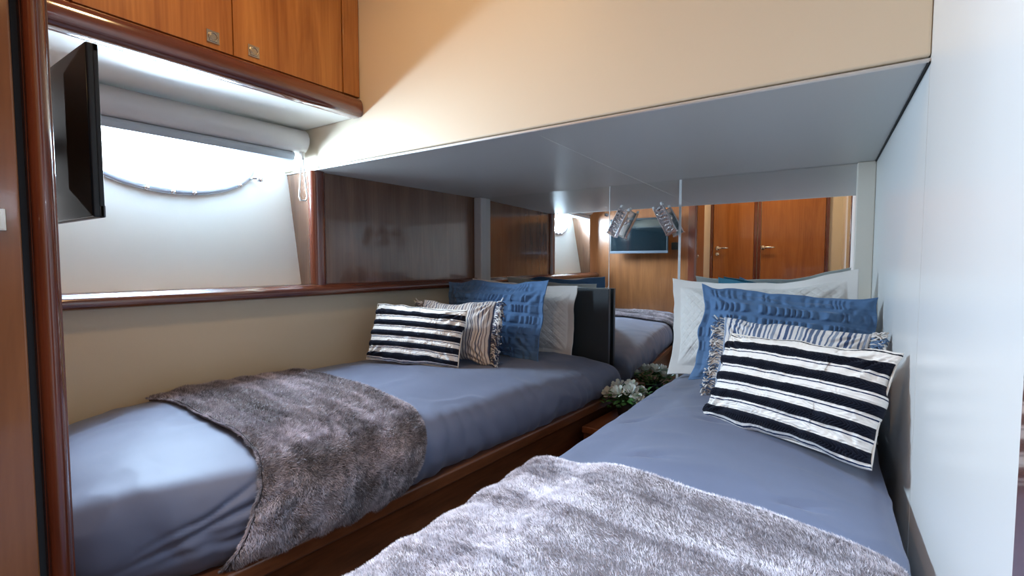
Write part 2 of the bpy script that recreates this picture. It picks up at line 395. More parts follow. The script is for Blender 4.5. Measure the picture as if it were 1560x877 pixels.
loc(b.build('edge_strip', M['mirror_edge'], mm), mm)

# ------------------------------------------------------------------ overhead cabinet
cab = empty('overhead_cabinet', (-1.42, .65, 1.43), label='cherry overhead locker with square latches above the porthole', cat='cabinet')
def CXf(y): return -1.425+.0366*(y-.34)
def cprism(x_off0, x_off1, ya, yb, z0, z1, b=None):
    b = b or MB(); b.prism([(CXf(ya)+x_off0, ya), (CXf(ya)+x_off1, ya), (CXf(yb)+x_off1, yb), (CXf(yb)+x_off0, yb)], z0, z1); return b
yr0, yr1 = .206, YF-.003
loc(cprism(-.45, -.022, yr0, yr1, 1.475, ZC).build('body', M['mahogany'], cab), cab)
b = MB(); b.prism([(WX(yr0)-.2, yr0), (CXf(yr0)-.006, yr0), (CXf(yr1)-.006, yr1), (WX(yr1)-.2, yr1)], 1.440, 1.474)
loc(b.build('underside_panel', M['hull'], cab, bevel=.002), cab)
prof = [(-.03, 1.437), (.000, 1.436), (.012, 1.441), (.020, 1.452), (.022, 1.466), (.020, 1.482), (.013, 1.495), (.003, 1.502), (-.03, 1.505)]
V, Fc = extr_profile(prof, [(CXf(yr0), yr0, 1, 0), (CXf(yr1), yr1, 1, 0)])
loc(mk('rail', V, Fc, M['mahogany_y'], cab, bevel=.002), cab)
for ya, yb, hy in ((.206, .370, None), (.373, .714, .662), (.717, 1.070, .771)):
    d = cprism(-.020, 0, ya, yb, 1.506, ZC-.004).build('door', M['cherry'], cab, bevel=.0015); loc(d, cab)
    if hy:
        x = CXf(hy); z = 1.537; b = MB()
        s_ = .0165
        b.box(x, x+.003, hy-s_, hy+s_, z-s_, z+s_)
        ring = [(x+.004, hy+.011*math.cos(t), z+.011*math.sin(t)) for t in np.linspace(0, 2*PI, 24, endpoint=False)]
        b.tube(ring, .0022, 8, closed=True)
        b.tube([(x+.003, hy, z), (x+.005, hy, z)], .0085, 20)
        b.box(x+.003, x+.006, hy-.010, hy+.010, z-.013, z-.009)
        h = b.build('latch', M['nickel'], d, bevel=.0008)
b = cprism(-.020, .004, 1.073, yr1, 1.506, ZC-.004); loc(b.build('end_stile', M['cherry'], cab, bevel=.002), cab)

# ------------------------------------------------------------------ roller blind
bl = empty('roller_blind', W(.7, 0, 1.38), label='pale grey rolled-up blind above the porthole with white cord', cat='window blind')
def along(prof, ya, yb, steps=2):
    return extr_profile(prof, [(WX(y), y, wn.x, wn.y) for y in np.linspace(ya, yb, steps)])
r = .05
prof = [(-.10, 1.432), (-.005, 1.434), (.012, 1.430), (.030, 1.415), (.037, 1.395), (.034, 1.375), (.022, 1.358), (.005, 1.348), (-.10, 1.346)]
V, Fc = along(prof, .322, 1.125); loc(mk('cassette', V, Fc, M['blind'], bl, bevel=.004), bl)
prof = [(-.085, 1.346), (-.005, 1.346), (-.001, 1.335), (-.008, 1.316), (-.03, 1.314), (-.085, 1.316)]
V, Fc = along(prof, .322, 1.085); loc(mk('bottom_bar', V, Fc, M['blind2'], bl, bevel=.003), bl)
b = MB()
cx, cy = WX(1.10)+.022, 1.098
def drop(z): return z
P = [(cx-.004, cy, 1.325)]+[(cx+.0, cy-.016*math.sin(PI*min(1, s*1.0))*(1 if s < 1 else 1), 1.325-.155*s) for s in np.linspace(.05, 1, 14)]
P2 = [(cx+.004, cy+.004, 1.325)]+[(cx+.0, cy+.016*math.sin(PI*s)+.002, 1.325-.155*s) for s in np.linspace(.05, 1, 14)]
loopP = []
for s in np.linspace(0, 1, 22): loopP.append((cx, cy-.005-.014*s**1.3*(1 if s < .9 else (1-s)/.1*.55+.45), 1.32-.16*s))
for s in np.linspace(1, 0, 22): loopP.append((cx, cy+.003+.016*s**1.3*(1 if s < .9 else (1-s)/.1*.55+.45), 1.32-.16*s))
b.tube(loopP, .0028, 8)
b.tube([(cx, cy, 1.345), (cx, cy, 1.315)], [.010, .007], 12)
loc(b.build('cord', M['cord'], bl, smooth=True), bl)

# ------------------------------------------------------------------ television
tv = empty('television', (-1.38, .34, 1.0), label='black flat television on a bracket at the foot of the left bed', cat='television')
def tvp(o): return loc(o, tv)
TX0, TX1, TZ0, TZ1, TY = -1.573, -1.066, 1.000, 1.300, .311
b = MB(); b.box(TX0, TX1, TY-.017, TY-.006, TZ0, TZ1)
i_ = .05; b.hexa([(TX0, TY-.017, TZ0), (TX1, TY-.017, TZ0), (TX1, TY-.017, TZ1), (TX0, TY-.017, TZ1)], [(TX0+i_, TY-.035, TZ0+i_), (TX1-i_, TY-.035, TZ0+i_), (TX1-i_, TY-.035, TZ1-i_), (TX0+i_, TY-.035, TZ1-i_)])
tvp(b.build('housing', M['tv_black'], tv, bevel=.003, seg=2))
b = MB(); bw = .014
b.box(TX0, TX1, TY-.008, TY, TZ1-bw, TZ1); b.box(TX0, TX0+bw, TY-.008, TY, TZ0, TZ1); b.box(TX1-bw, TX1, TY-.008, TY, TZ0, TZ1)
tvp(b.build('bezel', M['tv_black'], tv, bevel=.002))
tvp(MB().box(TX0, TX1, TY-.008, TY+.001, TZ0, TZ0+.022).build('lower_bezel', M['tv_grey'], tv, bevel=.002))
tvp(MB().box(TX0+bw, TX1-bw, TY-.008, TY-.003, TZ0+.02, TZ1-bw).build('screen', M['tv_screen'], tv))
tvp(MB().box(-1.46, -1.34, .20, .212, 1.10, 1.24).build('wall_plate', M['tv_black'], tv, bevel=.002))
tvp(MB().box(-1.42, -1.38, .212, .276, 1.15, 1.19).build('bracket_arm', M['tv_black'], tv, bevel=.002))
tvp(MB().box(-1.06, -1.01, .20, .235, 1.03, 1.09).build('bracket_clamp', M['tv_black'], tv, bevel=.004))

# ------------------------------------------------------------------ bed shapes
def catmull(P, n):
    P = np.array(P, float); Q = np.vstack([2*P[0]-P[1], P, 2*P[-1]-P[-2]]); out = []
    m_ = len(P)-1; ts = np.linspace(0, m_, n)
    for t in ts:
        i = min(int(t), m_-1); u = t-i; a, b, c, d = Q[i:i+4]
        out.append(.5*((2*b)+(-a+c)*u+(2*a-5*b+4*c-d)*u*u+(-a+3*b-3*c+d)*u**3))
    return np.array(out)
class Bed:
    """cross-section path swept along Y; t runs from the wall side, over the top, to the aisle side"""
    def __init__(s, xw, xi, zt, zb, yf, yh, rf, dropf, insf, seed, mirror=False, crown=.015, wrinkle=1.0, edge=.10):
        s.__dict__.update(locals())
    def S(s, t, y, lift=0.0, wr=1.0):
        t = np.asarray(t, float); y = np.asarray(y, float)
        d = np.clip((y-s.yf)/s.rf, 0, 1); q = 1-np.sqrt(np.clip(1-(1-d)**2.4, 0, 1))
        dh = np.clip((s.yh-y)/.12, 0, 1); qh = 1-np.sqrt(np.clip(1-(1-dh)**2, 0, 1))
        zt = s.zt-s.dropf*q-.05*qh-getattr(s, 'fall', 0)*np.clip((y-1.25)/.65, 0, 1)
        xi = s.xi(y)+(-1 if not s.mirror else 1)*s.insf*q; xw = s.xw(y)
        sg = 1 if not s.mirror else -1
        w = np.abs(xi-xw)
        e = s.edge
        # control polyline in (across, z) normalised
        zb = s.zb+(0 if s.mirror else .075)*q**1.3
        hh = zt-zb
        A = np.stack([0*w+.0, 0*w+.0, .012+0*w, .06+0*w, w*.33, w*.66, w-e*1.25, w-e*.45, w-.008, w, w-.012, w-.045], -1)
        cr = s.crown
        B = np.stack([zb, zb+hh*.72, zt-.022, zt-.004, zt+cr, zt+cr, zt-.004, zt-hh*.10, zt-hh*.32, zt-hh*.62, zt-hh*.86, zb-.008+0*w], -1)
        ri = getattr(s, 'rise', 0)*np.clip(1-(y-.24)/.40, 0, 1)**1.5
        for i_, k_ in ((3, .05), (4, .35), (5, .8), (6, 1.0), (7, 1.0), (8, .75), (9, .3)): B[..., i_] = B[..., i_]+ri*k_
        K = A.shape[-1]-1; T = np.clip(t, 0, 1)*K; i = np.minimum(T.astype(int), K-1); u = T-i
        def cm(C):
            C0 = np.concatenate([2*C[..., :1]-C[..., 1:2], C, 2*C[..., -1:]-C[..., -2:-1]], -1)
            g = lambda k: np.take_along_axis(C0, (i+k)[..., None], -1)[..., 0]
            a, b, c, d_ = g(0), g(1), g(2), g(3)
            return .5*(2*b+(c-a)*u+(2*a-5*b+4*c-d_)*u*u+(3*b-a-3*c+d_)*u**3)
        ax, az = cm(A), cm(B)
        X = xw+sg*ax; P = np.stack([X, y, az], -1)
        return P
    def P(s, t, y, lift=0.0, wr=1.0):
        t, y = np.broadcast_arrays(np.asarray(t, float), np.asarray(y, float))
        e = 1e-3
        p = s.S(t, y); a = s.S(np.clip(t+e, 0, 1), y)-s.S(np.clip(t-e, 0, 1), y); b = s.S(t, np.clip(y+e, s.yf, s.yh))-s.S(t, np.clip(y-e, s.yf, s.yh))
        n = np.cross(a, b) if not s.mirror else np.cross(b, a)
        n = n/np.maximum(np.linalg.norm(n, axis=-1, keepdims=True), 1e-9)
        h = s.disp(p, t)*wr+lift
        return p+n*h[..., None], n
    def disp(s, p, t):
        x, y, z = p[..., 0], p[..., 1], p[..., 2]
        h = .009*fbm(x*3.2, y*2.6, z*3, s.seed, 2)
        side = np.clip((t-.60)/.2, 0, 1)
        # gathered vertical wrinkles on the drop
        f = fbm(y*16+2.0*z, z*1.6, x*1.5, s.seed+5, 2)
        h = h+side*.005*f*s.wrinkle
        r = 1-np.abs(fbm(x*5+y*3, y*4-x*2, z*6, s.seed+9, 2)); h = h+.004*np.clip(r-.6, 0, 1)*2.5*s.wrinkle
        if hasattr(s, 'extra'): h = h+s.extra(p, t)
        return h
    def mesh(s, name, m, parent, nt=150, ny=260):
        T, Yy = np.meshgrid(np.linspace(0, 1, nt), s.yf+(s.yh-s.yf)*(np.linspace(0, 1, ny)**1.25), indexing='ij')
        P, n = s.P(T, Yy)
        V = P.reshape(-1, 3); Fc = grid_faces(nt, ny, s.mirror)
        k = len(V)
        # foot cap: collapse the end ring toward a low centre line
        foot = P[:, 0]; ring = [foot]; nc = 10
        c = np.array([foot[:, 0].mean(), s.yf-.012, s.zb+.03])
        V = [tuple(v) for v in V]; Fc = [tuple(f) for f in Fc]
        prev = [i*ny for i in range(nt)]
        for q in range(1, nc+1):
            u = q/nc; cur = []
            for i in range(nt):
                a = foot[i]; tgt = np.array([a[0]+(c[0]-a[0])*.15*u, s.yf-.035*math.sin(PI*u*.9), a[2]+(s.zb-.01-a[2])*u])
                cur.append(len(V)); V.append(tuple(tgt))
            for i in range(nt-1): Fc.append((prev[i], prev[i+1], cur[i+1], cur[i]) if s.mirror else (prev[i+1], prev[i], cur[i], cur[i+1]))
            prev = cur
        # head cap
        head = [i*ny+ny-1 for i in range(nt)]
        hc = len(V); mid = np.mean([V[i] for i in head], 0); V.append(tuple(mid))
        for i in range(nt-1): Fc.append((head[i], head[i+1], hc))
        return mk(name, V, Fc, m, parent, smooth=True)
def XIL(y): return -.915+.0925*(np.asarray(y)-.44)      # aisle edge of the left bed
def g2(p, cx, cy, ang, lx, ly, a):                       # elongated dimple or fold
    dx, dy = p[..., 0]-cx, p[..., 1]-cy; c, s_ = math.cos(ang), math.sin(ang)
    u = (dx*c+dy*s_)/lx; v = (-dx*s_+dy*c)/ly
    return a*np.exp(-u*u-v*v)
LB = Bed(lambda y: WX(np.asarray(y))+.006, XIL, .505, .322, .235, 2.092, .42, .15, .16, 3, crown=.012, edge=.10); LB.fall = .032; LB.rise = .085
def lex(p, t):
    h = 0
    z = p[..., 2]; y = p[..., 1]
    # folds pulling from the throw over the rounded foot corner
    for k, (z0, a, s0) in enumerate(((.49, -.022, .9), (.455, -.020, .6), (.42, -.018, .4), (.385, -.015, .25), (.355, -.012, .1))):
        u = np.clip((y-.26)/.26, 0, 1.1)
        zz = z0-.13*np.clip(1-u, 0, 1)**(1.2+.35*k)*s0+.012*fbm(y*9, k*3.1, 0, 90, 2)
        h = h+.75*a*(.6+.5*vnoise(y*7, k*5.3, 0, 91))*np.exp(-((z-zz)/(.006+.002*k))**2)*np.clip((t-.62)/.1, 0, 1)*np.clip(u*1.6, 0, 1)*(y < .56)
    h = h+np.clip((t-.60)/.08, 0, 1)*np.clip((y-.8)/.2, 0, 1)*.004*np.abs(np.sin(y*42+4*fbm(y*3, z*3, 0, 8, 2)+z*14))
    return h
LB.extra = lex
RB = Bed(lambda y: .125+0*np.asarray(y), lambda y: -.560+.045*(np.asarray(y)-.5), .492, .322, .06, 2.10, .30, .10, .06, 23, mirror=True, crown=.010, edge=.11, wrinkle=.7)
def rex(p, t):
    h = 0
    for cx, cy, an, a in ((-.30, .98, .3, -.012), (-.02, .93, .2, -.012), (-.22, 1.30, 0, -.010), (-.42, 1.24, .5, -.008), (-.46, 1.50, .3, -.008)):
        h = h+g2(p, cx, cy, an, .032, .007, a)+g2(p, cx+.01, cy+.016, an+.4, .04, .006, a*.6)-g2(p, cx, cy, an, .08, .06, a*.35)
    for k in range(7):
        h = h+g2(p, -.36+.03*k, 1.30+.035*k, .45+.05*k, .10, .006, .0022)
    for k in range(5):
        h = h+g2(p, .02-.012*k, 1.02+.02*k, -.2, .05, .005, .003)
    return h
RB.extra = rex

bedL = empty('single_bed', (-1.3, 1.2, 0), label='left single bed in slate satin duvet beneath the porthole wall', cat='bed', group='single beds')
bedR = empty('single_bed', (-.2, 1.1, 0), label='right single bed in slate satin duvet against the satin cream wall', cat='bed', group='single beds')
loc(LB.mesh('duvet', M['duvet'], bedL), bedL)
loc(RB.mesh('duvet', M['duvet'], bedR), bedR)
# bases
b = MB(); pts = [(WX(.21), .21)]
for k in range(13):
    a = -PI/2+k/12*(PI/2+.09); R_ = .16; pts.append((float(XIL(.37))-.01-R_+R_*math.cos(a), .375+R_*math.sin(a)))
pts += [(float(XIL(2.14))+.005, 2.14), (WX(2.14), 2.14)]
b.prism(pts, .285, .325); loc(b.build('rail', M['base_wood'], bedL, bevel=.008, seg=3), bedL)
b = MB(); c_ = [(x-.028 if i > 0 and i < len(pts)-1 else x, y) for i, (x, y) in enumerate(pts)]; b.prism(c_, 0.0, .284)
loc(b.build('base', M['base_wood'], bedL, bevel=.003), bedL)
b = MB(); b.prism([(-.545, .05), (XR-.002, .05), (XR-.002, 2.14), (-.475, 2.14)], .285, .322); loc(b.build('rail', M['base_wood'], bedR, bevel=.008, seg=3), bedR)
b = MB(); b.prism([(-.525, .07), (XR-.002, .07), (XR-.002, 2.14), (-.455, 2.14)], 0, .284); loc(b.build('base', M['base_wood'], bedR, bevel=.003), bedR)

# ------------------------------------------------------------------ fur throws
def fur_throw(name, bed, t0, t1, yn, yf_, label, nblade, seed, cat='throw blanket', blen=.011, dye=None):
    """yn(s), yf_(s): near and far edges as functions of s (0 wall side .. 1 aisle side)"""
    nt, ny = 130, 80
    s_, v_ = np.meshgrid(np.linspace(0, 1, nt), np.linspace(0, 1, ny), indexing='ij')
    def surf(s, v, lift):
        t = t0+(t1-t0)*s; y = yn(s)+(yf_(s)-yn(s))*v
        y = y+.006*fbm(s*7, v*5, 0, seed+2, 2)
        ed = np.minimum(np.minimum(v, 1-v)*14, 1)
        rid = .0025*np.sin(v*2*PI*5.2+1.4*fbm(s*3, v*3, 0, seed+1, 2))*ed+.004*fbm(s*6, v*5, 0, seed+3, 2)
        P, n = bed.P(t, y, 0, .75); return P+n*(lift+np.maximum(rid, -.006))[..., None]*1.0, n
    top, n1 = surf(s_, v_, .014); bot, _ = surf(s_, v_, .004+0*s_)
    V = np.vstack([top.reshape(-1, 3), bot.reshape(-1, 3)]); k = nt*ny
    f1 = grid_faces(nt, ny, bed.mirror); f2 = grid_faces(nt, ny, not bed.mirror)+k
    rim = [i*ny for i in range(nt)]+[(nt-1)*ny+j for j in range(1, ny)]+[i*ny+ny-1 for i in range(nt-2, -1, -1)]+[j for j in range(ny-2, 0, -1)]
    fr_ = [(rim[i], rim[(i+1) % len(rim)], rim[(i+1) % len(rim)]+k, rim[i]+k) for i in range(len(rim))]
    th = mk(name, V, list(map(tuple, f1))+list(map(tuple, f2))+fr_, M['fur_base'], None, smooth=True)
    tag(th, label, cat, 'fur throws across the beds')
    r = np.random.default_rng(seed)
    # blades: surface + rim
    S_ = r.random(nblade); Vv = r.random(nblade)
    ne = nblade//14; S_[:ne] = r.random(ne); Vv[:ne] = (r.random(ne) < .5)*1.0; Vv[ne:ne+ne//3] = r.random(ne//3); S_[ne:ne+ne//3] = 1
    P, n = surf(S_, Vv, .0125)
    e = 2e-3
    Pa, _ = surf(np.clip(S_+e, 0, 1), Vv, .0125); Pb, _ = surf(S_, np.clip(Vv+e, 0, 1), .0125)
    Pa2, _ = surf(np.clip(S_-e, 0, 1), Vv, .0125); Pb2, _ = surf(S_, np.clip(Vv-e, 0, 1), .0125)
    du = Pa-Pa2; du /= np.linalg.norm(du, axis=1, keepdims=True)+1e-9; dv = Pb-Pb2; dv /= np.linalg.norm(dv, axis=1, keepdims=True)+1e-9
    x, y = P[:, 0], P[:, 1]
    ca = .45+.55*fbm(x*30, y*30, P[:, 2]*30, seed+4, 2); cb = .15+.55*fbm(x*30, y*30, P[:, 2]*30, seed+6, 2)
    rimv = (Vv > .999)*1.0-(Vv < .001)*1.0; rims = (S_ >= .999)*1.0
    d1 = n*1.0+du*(ca*.7)[:, None]+dv*(cb*.7)[:, None]+r.normal(0, .28, (nblade, 3))
    d1 = d1+dv*(rimv*1.8)[:, None]+du*(rims*1.8)[:, None]
    d1 /= np.linalg.norm(d1, axis=1, keepdims=True)
    d2 = d1+(du*(ca*.9)[:, None]+dv*(cb*.9)[:, None])+r.normal(0, .2, (nblade, 3)); d2 /= np.linalg.norm(d2, axis=1, keepdims=True)
    ln = blen*(.65+.6*r.random(nblade)); wd_ = .0011*(.7+.6*r.random(nblade))
    side = np.cross(d1, r.normal(0, 1, (nblade, 3))); side /= np.linalg.norm(side, axis=1, keepdims=True)
    p0 = P-n*.002; p1 = p0+d1*(ln*.55)[:, None]; p2 = p1+d2*(ln*.5)[:, None]
    w0 = side*wd_[:, None]
    Vb = np.stack([p0-w0*.5, p0+w0*.5, p1-w0*.45, p1+w0*.45, p2], 1).reshape(-1, 3)
    base = np.arange(nblade)*5
    loops = np.stack([base, base+1, base+3, base+2, base+2, base+3, base+4], 1).ravel()
    me = bpy.data.meshes.new('fur_pile'); me.vertices.add(len(Vb)); me.vertices.foreach_set('co', Vb.astype(np.float32).ravel())
    me.loops.add(len(loops)); me.loops.foreach_set('vertex_index', loops.astype(np.int32))
    npoly = nblade*2; me.polygons.add(npoly)
    ls = np.stack([np.arange(nblade)*7, np.arange(nblade)*7+4], 1).ravel(); lt = np.tile([4, 3], nblade)
    me.polygons.foreach_set('loop_start', ls.astype(np.int32))
    try: me.polygons.foreach_set('loop_total', lt.astype(np.int32))
    except Exception: pass
    me.polygons.foreach_set('use_smooth', np.ones(npoly, dtype=bool))
    me.update(calc_edges=True); me.validate()
    # dye: mottled brown-grey streaks with pale tips
    c = dye(S_, Vv, x, y, P[:, 2], r)
    C5 = np.repeat(c[:, None, :], 5, 1)
    C5[:, 2:4] *= 1.06; C5[:, 4] = np.clip(C5[:, 4]*1.25+.03, 0, 1)
    at = me.attributes.new('dye', 'FLOAT_COLOR', 'POINT')
    at.data.foreach_set('color', np.concatenate([C5, np.ones((nblade, 5, 1))], 2).astype(np.float32).ravel())
    me.materials.append(M['fur'])
    o = bpy.data.objects.new('fur_pile', me); col.objects.link(o); o.parent = th; o['kind'] = 'stuff'
    return th
def dyeL(S_, Vv, x, y, z, r):
    f = fbm(S_*5, Vv*4, 0, 77, 3); g = fbm(S_*16, Vv*26, 0, 79, 2); st_ = np.sin(Vv*2*PI*3+1.6*f)
    g2_ = fbm(S_*60, Vv*70, 0, 83, 2)
    k = np.clip(.38+.24*f+.18*g+.16*g2_+.10*st_+r.normal(0, .17, len(x)), 0, 1)
    a = np.array([.11, .10, .11]); b = np.array([.82, .74, .80]); return a+(b-a)*k[:, None]
def dyeR(S_, Vv, x, y, z, r):
    f = fbm(S_*3, Vv*4, 0, 57, 3); g = fbm(S_*14, Vv*34, 0, 59, 2)
    v = Vv+.03*f
    dark = np.exp(-((v-.88)/.07)**2)*.9+np.exp(-((v-.55-.10*(1-S_))/.035)**2)*.75+np.exp(-((v-.28)/.025)**2)*.6
    g2_ = fbm(S_*55, Vv*75, 0, 61, 2)
    k = np.clip(.72+.20*f+.16*g+.30*g2_-.50*dark+r.normal(0, .17, len(x)), 0, 1)
    a = np.array([.16, .145, .17]); b = np.array([.95, .89, .95]); return a+(b-a)*k[:, None]
# s is path parameter between t0..t1
fur_throw('fur_throw', LB, .24, .985, lambda s: .585-.165*s+.02*np.sin(PI*s), lambda s: 1.03-.215*s, 'grey-brown plush fur throw draped over the left bed', 170000, 41, dye=dyeL, blen=.0115)
fur_throw('fur_throw', RB, .20, .93, lambda s: .345+.06*s, lambda s: .832+.092*s, 'pale silvery plush fur throw across the right bed foot', 260000, 43, dye=dyeR, blen=.0085)

# ------------------------------------------------------------------ pillows
def pillow(name, m, w, h, t, base, ang, lean, label, cat='pillow', group=None, nx=150, nz=100, fn=None, pinch=.05, flange=0, seed=1, roll=0, puff=None, sag=0, back=None, wr=1.0):
    """base: world point of the bottom centre; ang: heading of the width axis; front faces -y locally"""
    u, v = np.meshgrid(np.linspace(-1, 1, nx), np.linspace(-1, 1, nz), indexing='ij')
    fu = np.clip((1-np.abs(u))/(1-(1-2*flange/w)) if flange else 1e9, 0, 1)
    U = np.clip(np.abs(u)/(1-2*flange/w), 0, 1) if flange else np.abs(u)
    Vv = np.clip(np.abs(v)/(1-2*flange/h), 0, 1) if flange else np.abs(v)
    puff = puff or (.8 if flange else .55)
    prof = np.power(np.clip((1-U**2.6)*(1-Vv**2.6), 0, 1), puff)
    X = w/2*u*(1-pinch*(1-v**2)); Z = h/2*v*(1-pinch*1.2*(1-u**2))+h/2
    X = X+.006*wr*fbm(u*2, v*2, 3, seed+1, 2)*(np.abs(u) > .5); Z = Z+.007*wr*fbm(u*2.5, v*2, 9, seed+2, 2)*np.abs(v)**2
    Z = Z-sag*np.clip(v, 0, 1)*(1-u**2)
    prof = prof
    base_t = t/2*prof
    # soft dents and corner creases
    dn = .10*fbm(u*1.6, v*1.6, 0, seed, 2)*base_t
    cr = 0
    for a, b in ((1, 1), (1, -1), (-1, 1), (-1, -1)):
        dx, dz = u-a, v-b; rr = np.sqrt(dx*dx*(w/h)+dz*dz); th_ = np.arctan2(dz, dx*(w/h)**.5)
        cr = cr+np.sin(th_*17+seed+a*2+b)*np.exp(-((rr-.42)/.30)**2)*.0042*wr
    T = base_t*(1)+dn+cr*np.clip(prof*2.2, 0, 1)+.0025+.0035*wr*fbm(u*6, v*5, 1, seed+3, 2)*np.clip(prof*3, 0, 1)
    T = np.maximum(T, .0025)
    wave = .006*np.sin(u*7+seed)*np.abs(v)**4+.006*np.sin(v*5+seed)*np.abs(u)**4 if flange else 0
    F_ = T+(fn(u, v, prof) if fn else 0)
    Bk = T*.9
    edge = (np.abs(u) > .9999) | (np.abs(v) > .9999)
    F_ = np.where(edge, .0015, F_); Bk = np.where(edge, .0015, Bk)
    Vf = np.stack([X, -F_+wave, Z], -1).reshape(-1, 3); Vb = np.stack([X, Bk+wave, Z], -1).reshape(-1, 3)
    k = nx*nz
    fcs = list(map(tuple, grid_faces(nx, nz, False)))+list(map(tuple, grid_faces(nx, nz, True)+k))
    rim = [i*nz for i in range(nx)]+[(nx-1)*nz+j for j in range(1, nz)]+[i*nz+nz-1 for i in range(nx-2, -1, -1)]+[j for j in range(nz-2, 0, -1)]
    fcs += [(rim[(i+1) % len(rim)], rim[i], rim[i]+k, rim[(i+1) % len(rim)]+k) for i in range(len(rim))]
    uv = np.stack([(u+1)/2, (v+1)/2], -1).reshape(-1, 2); uv = np.vstack([uv, uv])
    o = mk(name, np.vstack([Vf, Vb]), fcs, m, None, smooth=True, uv=uv)
    o.rotation_mode = 'XYZ'
    o.rotation_euler = (Matrix.Rotation(math.radians(ang), 3, 'Z') @ Matrix.Rotation(-math.radians(lean), 3, 'X') @ Matrix.Rotation(math.radians(roll), 3, 'Y')).to_euler()
    o.location = base
    tag(o, label, cat, group)
    return o
def f_lumbar(u, v, prof):
    vv = (v+1)/2; h = 0*u
    for a, b in BANDS:
        c = (a+b)/2; hw = (b-a)/2
        k = np.clip(1-((vv-c)/hw)**4, 0, 1)
        h = h+k*(.0045+.0045*np.abs(np.sin(u*95+np.sign(vv-c)*7*(vv-c)*20)))
        for e_ in (b+.022, a-.025): h = h+.0012*np.exp(-((vv-e_)/.006)**2)
    return h+.0009*np.sin(u*60+8*fbm(u*4, v*9, 0, 5, 2))*(1-np.clip(h*300, 0, 1))
def f_ruche(u, v, prof):
    vv = (v+1)/2; n = 7; ph = vv*n; k = np.abs(np.sin(PI*ph)); band = np.clip((k-.35)*3, 0, 1)
    j = fbm(u*4, np.floor(ph)*3.7, 0, 31, 2)*2.2
    return band*(.006+.0055*np.sin(u*62+j*3+1.2*np.sin(ph*PI)))*np.clip(.35+prof, 0, 1)
def f_quilt(u, v, prof):
    a = np.abs(np.sin((u*10+v*6)*PI/2*2)); b = np.abs(np.sin((u*10-v*6)*PI/2*2))
    return .0032*np.minimum(np.minimum(a, b)*2.5, 1)*np.clip(prof*3, 0, 1)
def fringe(p, w, h, seed, mats, sides=(-1, 1), n=95, ln=.052, pinch=.05):
    r = random.Random(seed); b = MB()
    for s_ in sides:
        for k in range(n):
            v = -1+2*(k+.5)/n
            for q in range(3):
                x = s_*w/2*(1-pinch*(1-v*v)); z = h/2*v+h/2+r.uniform(-.002, .002)
                L_ = ln*r.uniform(.7, 1.15); dz = r.uniform(-.9, .25); dy = r.uniform(-.7, .5); P = []
                ph = r.uniform(0, 6)
                for i in range(6):
                    f = i/5; P.append((x+s_*L_*f*(.9-.25*f), dy*L_*f*.6+.0025*math.sin(ph+f*7), z+dz*L_*f*f+.0025*math.cos(ph+f*8)))
                b.tube(P, [.0017, .0020, .0020, .0020, .0020, .0026], 4, mi=r.choice([0, 0, 1, 1, 2]))
    o = b.build('fringe', mats, p, smooth=True); o['kind'] = 'stuff'; return o
def piping(p, w, h, m, pinch=.05, r=.0022, name='piping'):
    P = []
    for u, v in [(a, -1) for a in np.linspace(-1, 1, 30)]+[(1, a) for a in np.linspace(-1, 1, 20)[1:]]+[(a, 1) for a in np.linspace(1, -1, 30)[1:]]+[(-1, a) for a in np.linspace(1, -1, 20)[1:-1]]:
        P.append((w/2*u*(1-pinch*(1-v*v)), 0, h/2*v*(1-pinch*1.2*(1-u*u))+h/2))
    b = MB(); b.tube(P, r, 6, closed=True); return b.build(name, m, p, smooth=True)
def base_of(bl, w, ang, z):
    a = math.radians(ang); return (bl[0]+w/2*math.cos(a), bl[1]+w/2*math.sin(a), z)
Zp = .518
GL = 'pillows on the beds'
# left bed, front to back
p = pillow('lumbar_pillow', M['lumbar'], .405, .232, .10, (-1.350, 1.330, .520), 17, 19, 'small black and ivory banded pillow at the front of the left bed', group='banded lumbar pillows', nx=300, nz=220, fn=f_lumbar, seed=3, pinch=.03, roll=2.5)
piping(p, .405, .232, M['ivory'], .03)
p = pillow('fringed_pillow', M['fringe_l'], .37, .257, .09, (-1.283, 1.496, .508), 8, 17, 'taupe striped pillow with shaggy fringe leaning behind the left banded pillow', group='fringed pillows', seed=5, roll=-1.6)
fringe(p, .37, .257, 5, [M['yarn_w'], M['yarn_d'], M['yarn_t']])
pillow('ruched_pillow', M['blue'], .585, .351, .12, (-1.294, 1.757, .490), -2, 12.5, 'dusty blue ruched pillow on the left bed between fringed and quilted pillows', group='ruched blue pillows', nx=260, nz=170, fn=f_ruche, seed=7, flange=.022, wr=1.6, roll=-.5)
pillow('quilted_pillow', M['quilt'], .594, .350, .11, (-1.270, 1.985, .478), 6, 3, 'ivory quilted pillow at the back of the left bed beside the charcoal board', group='quilted ivory pillows', nx=260, nz=170, fn=f_quilt, seed=9, flange=.03, roll=3.2)
pillow('plain_pillow', M['teal'], .32, .300, .04, (-1.25, 2.090, .476), 0, 2, 'teal pillow hidden behind the quilted pillow of the left bed', group='teal back pillows', seed=11, flange=.015)
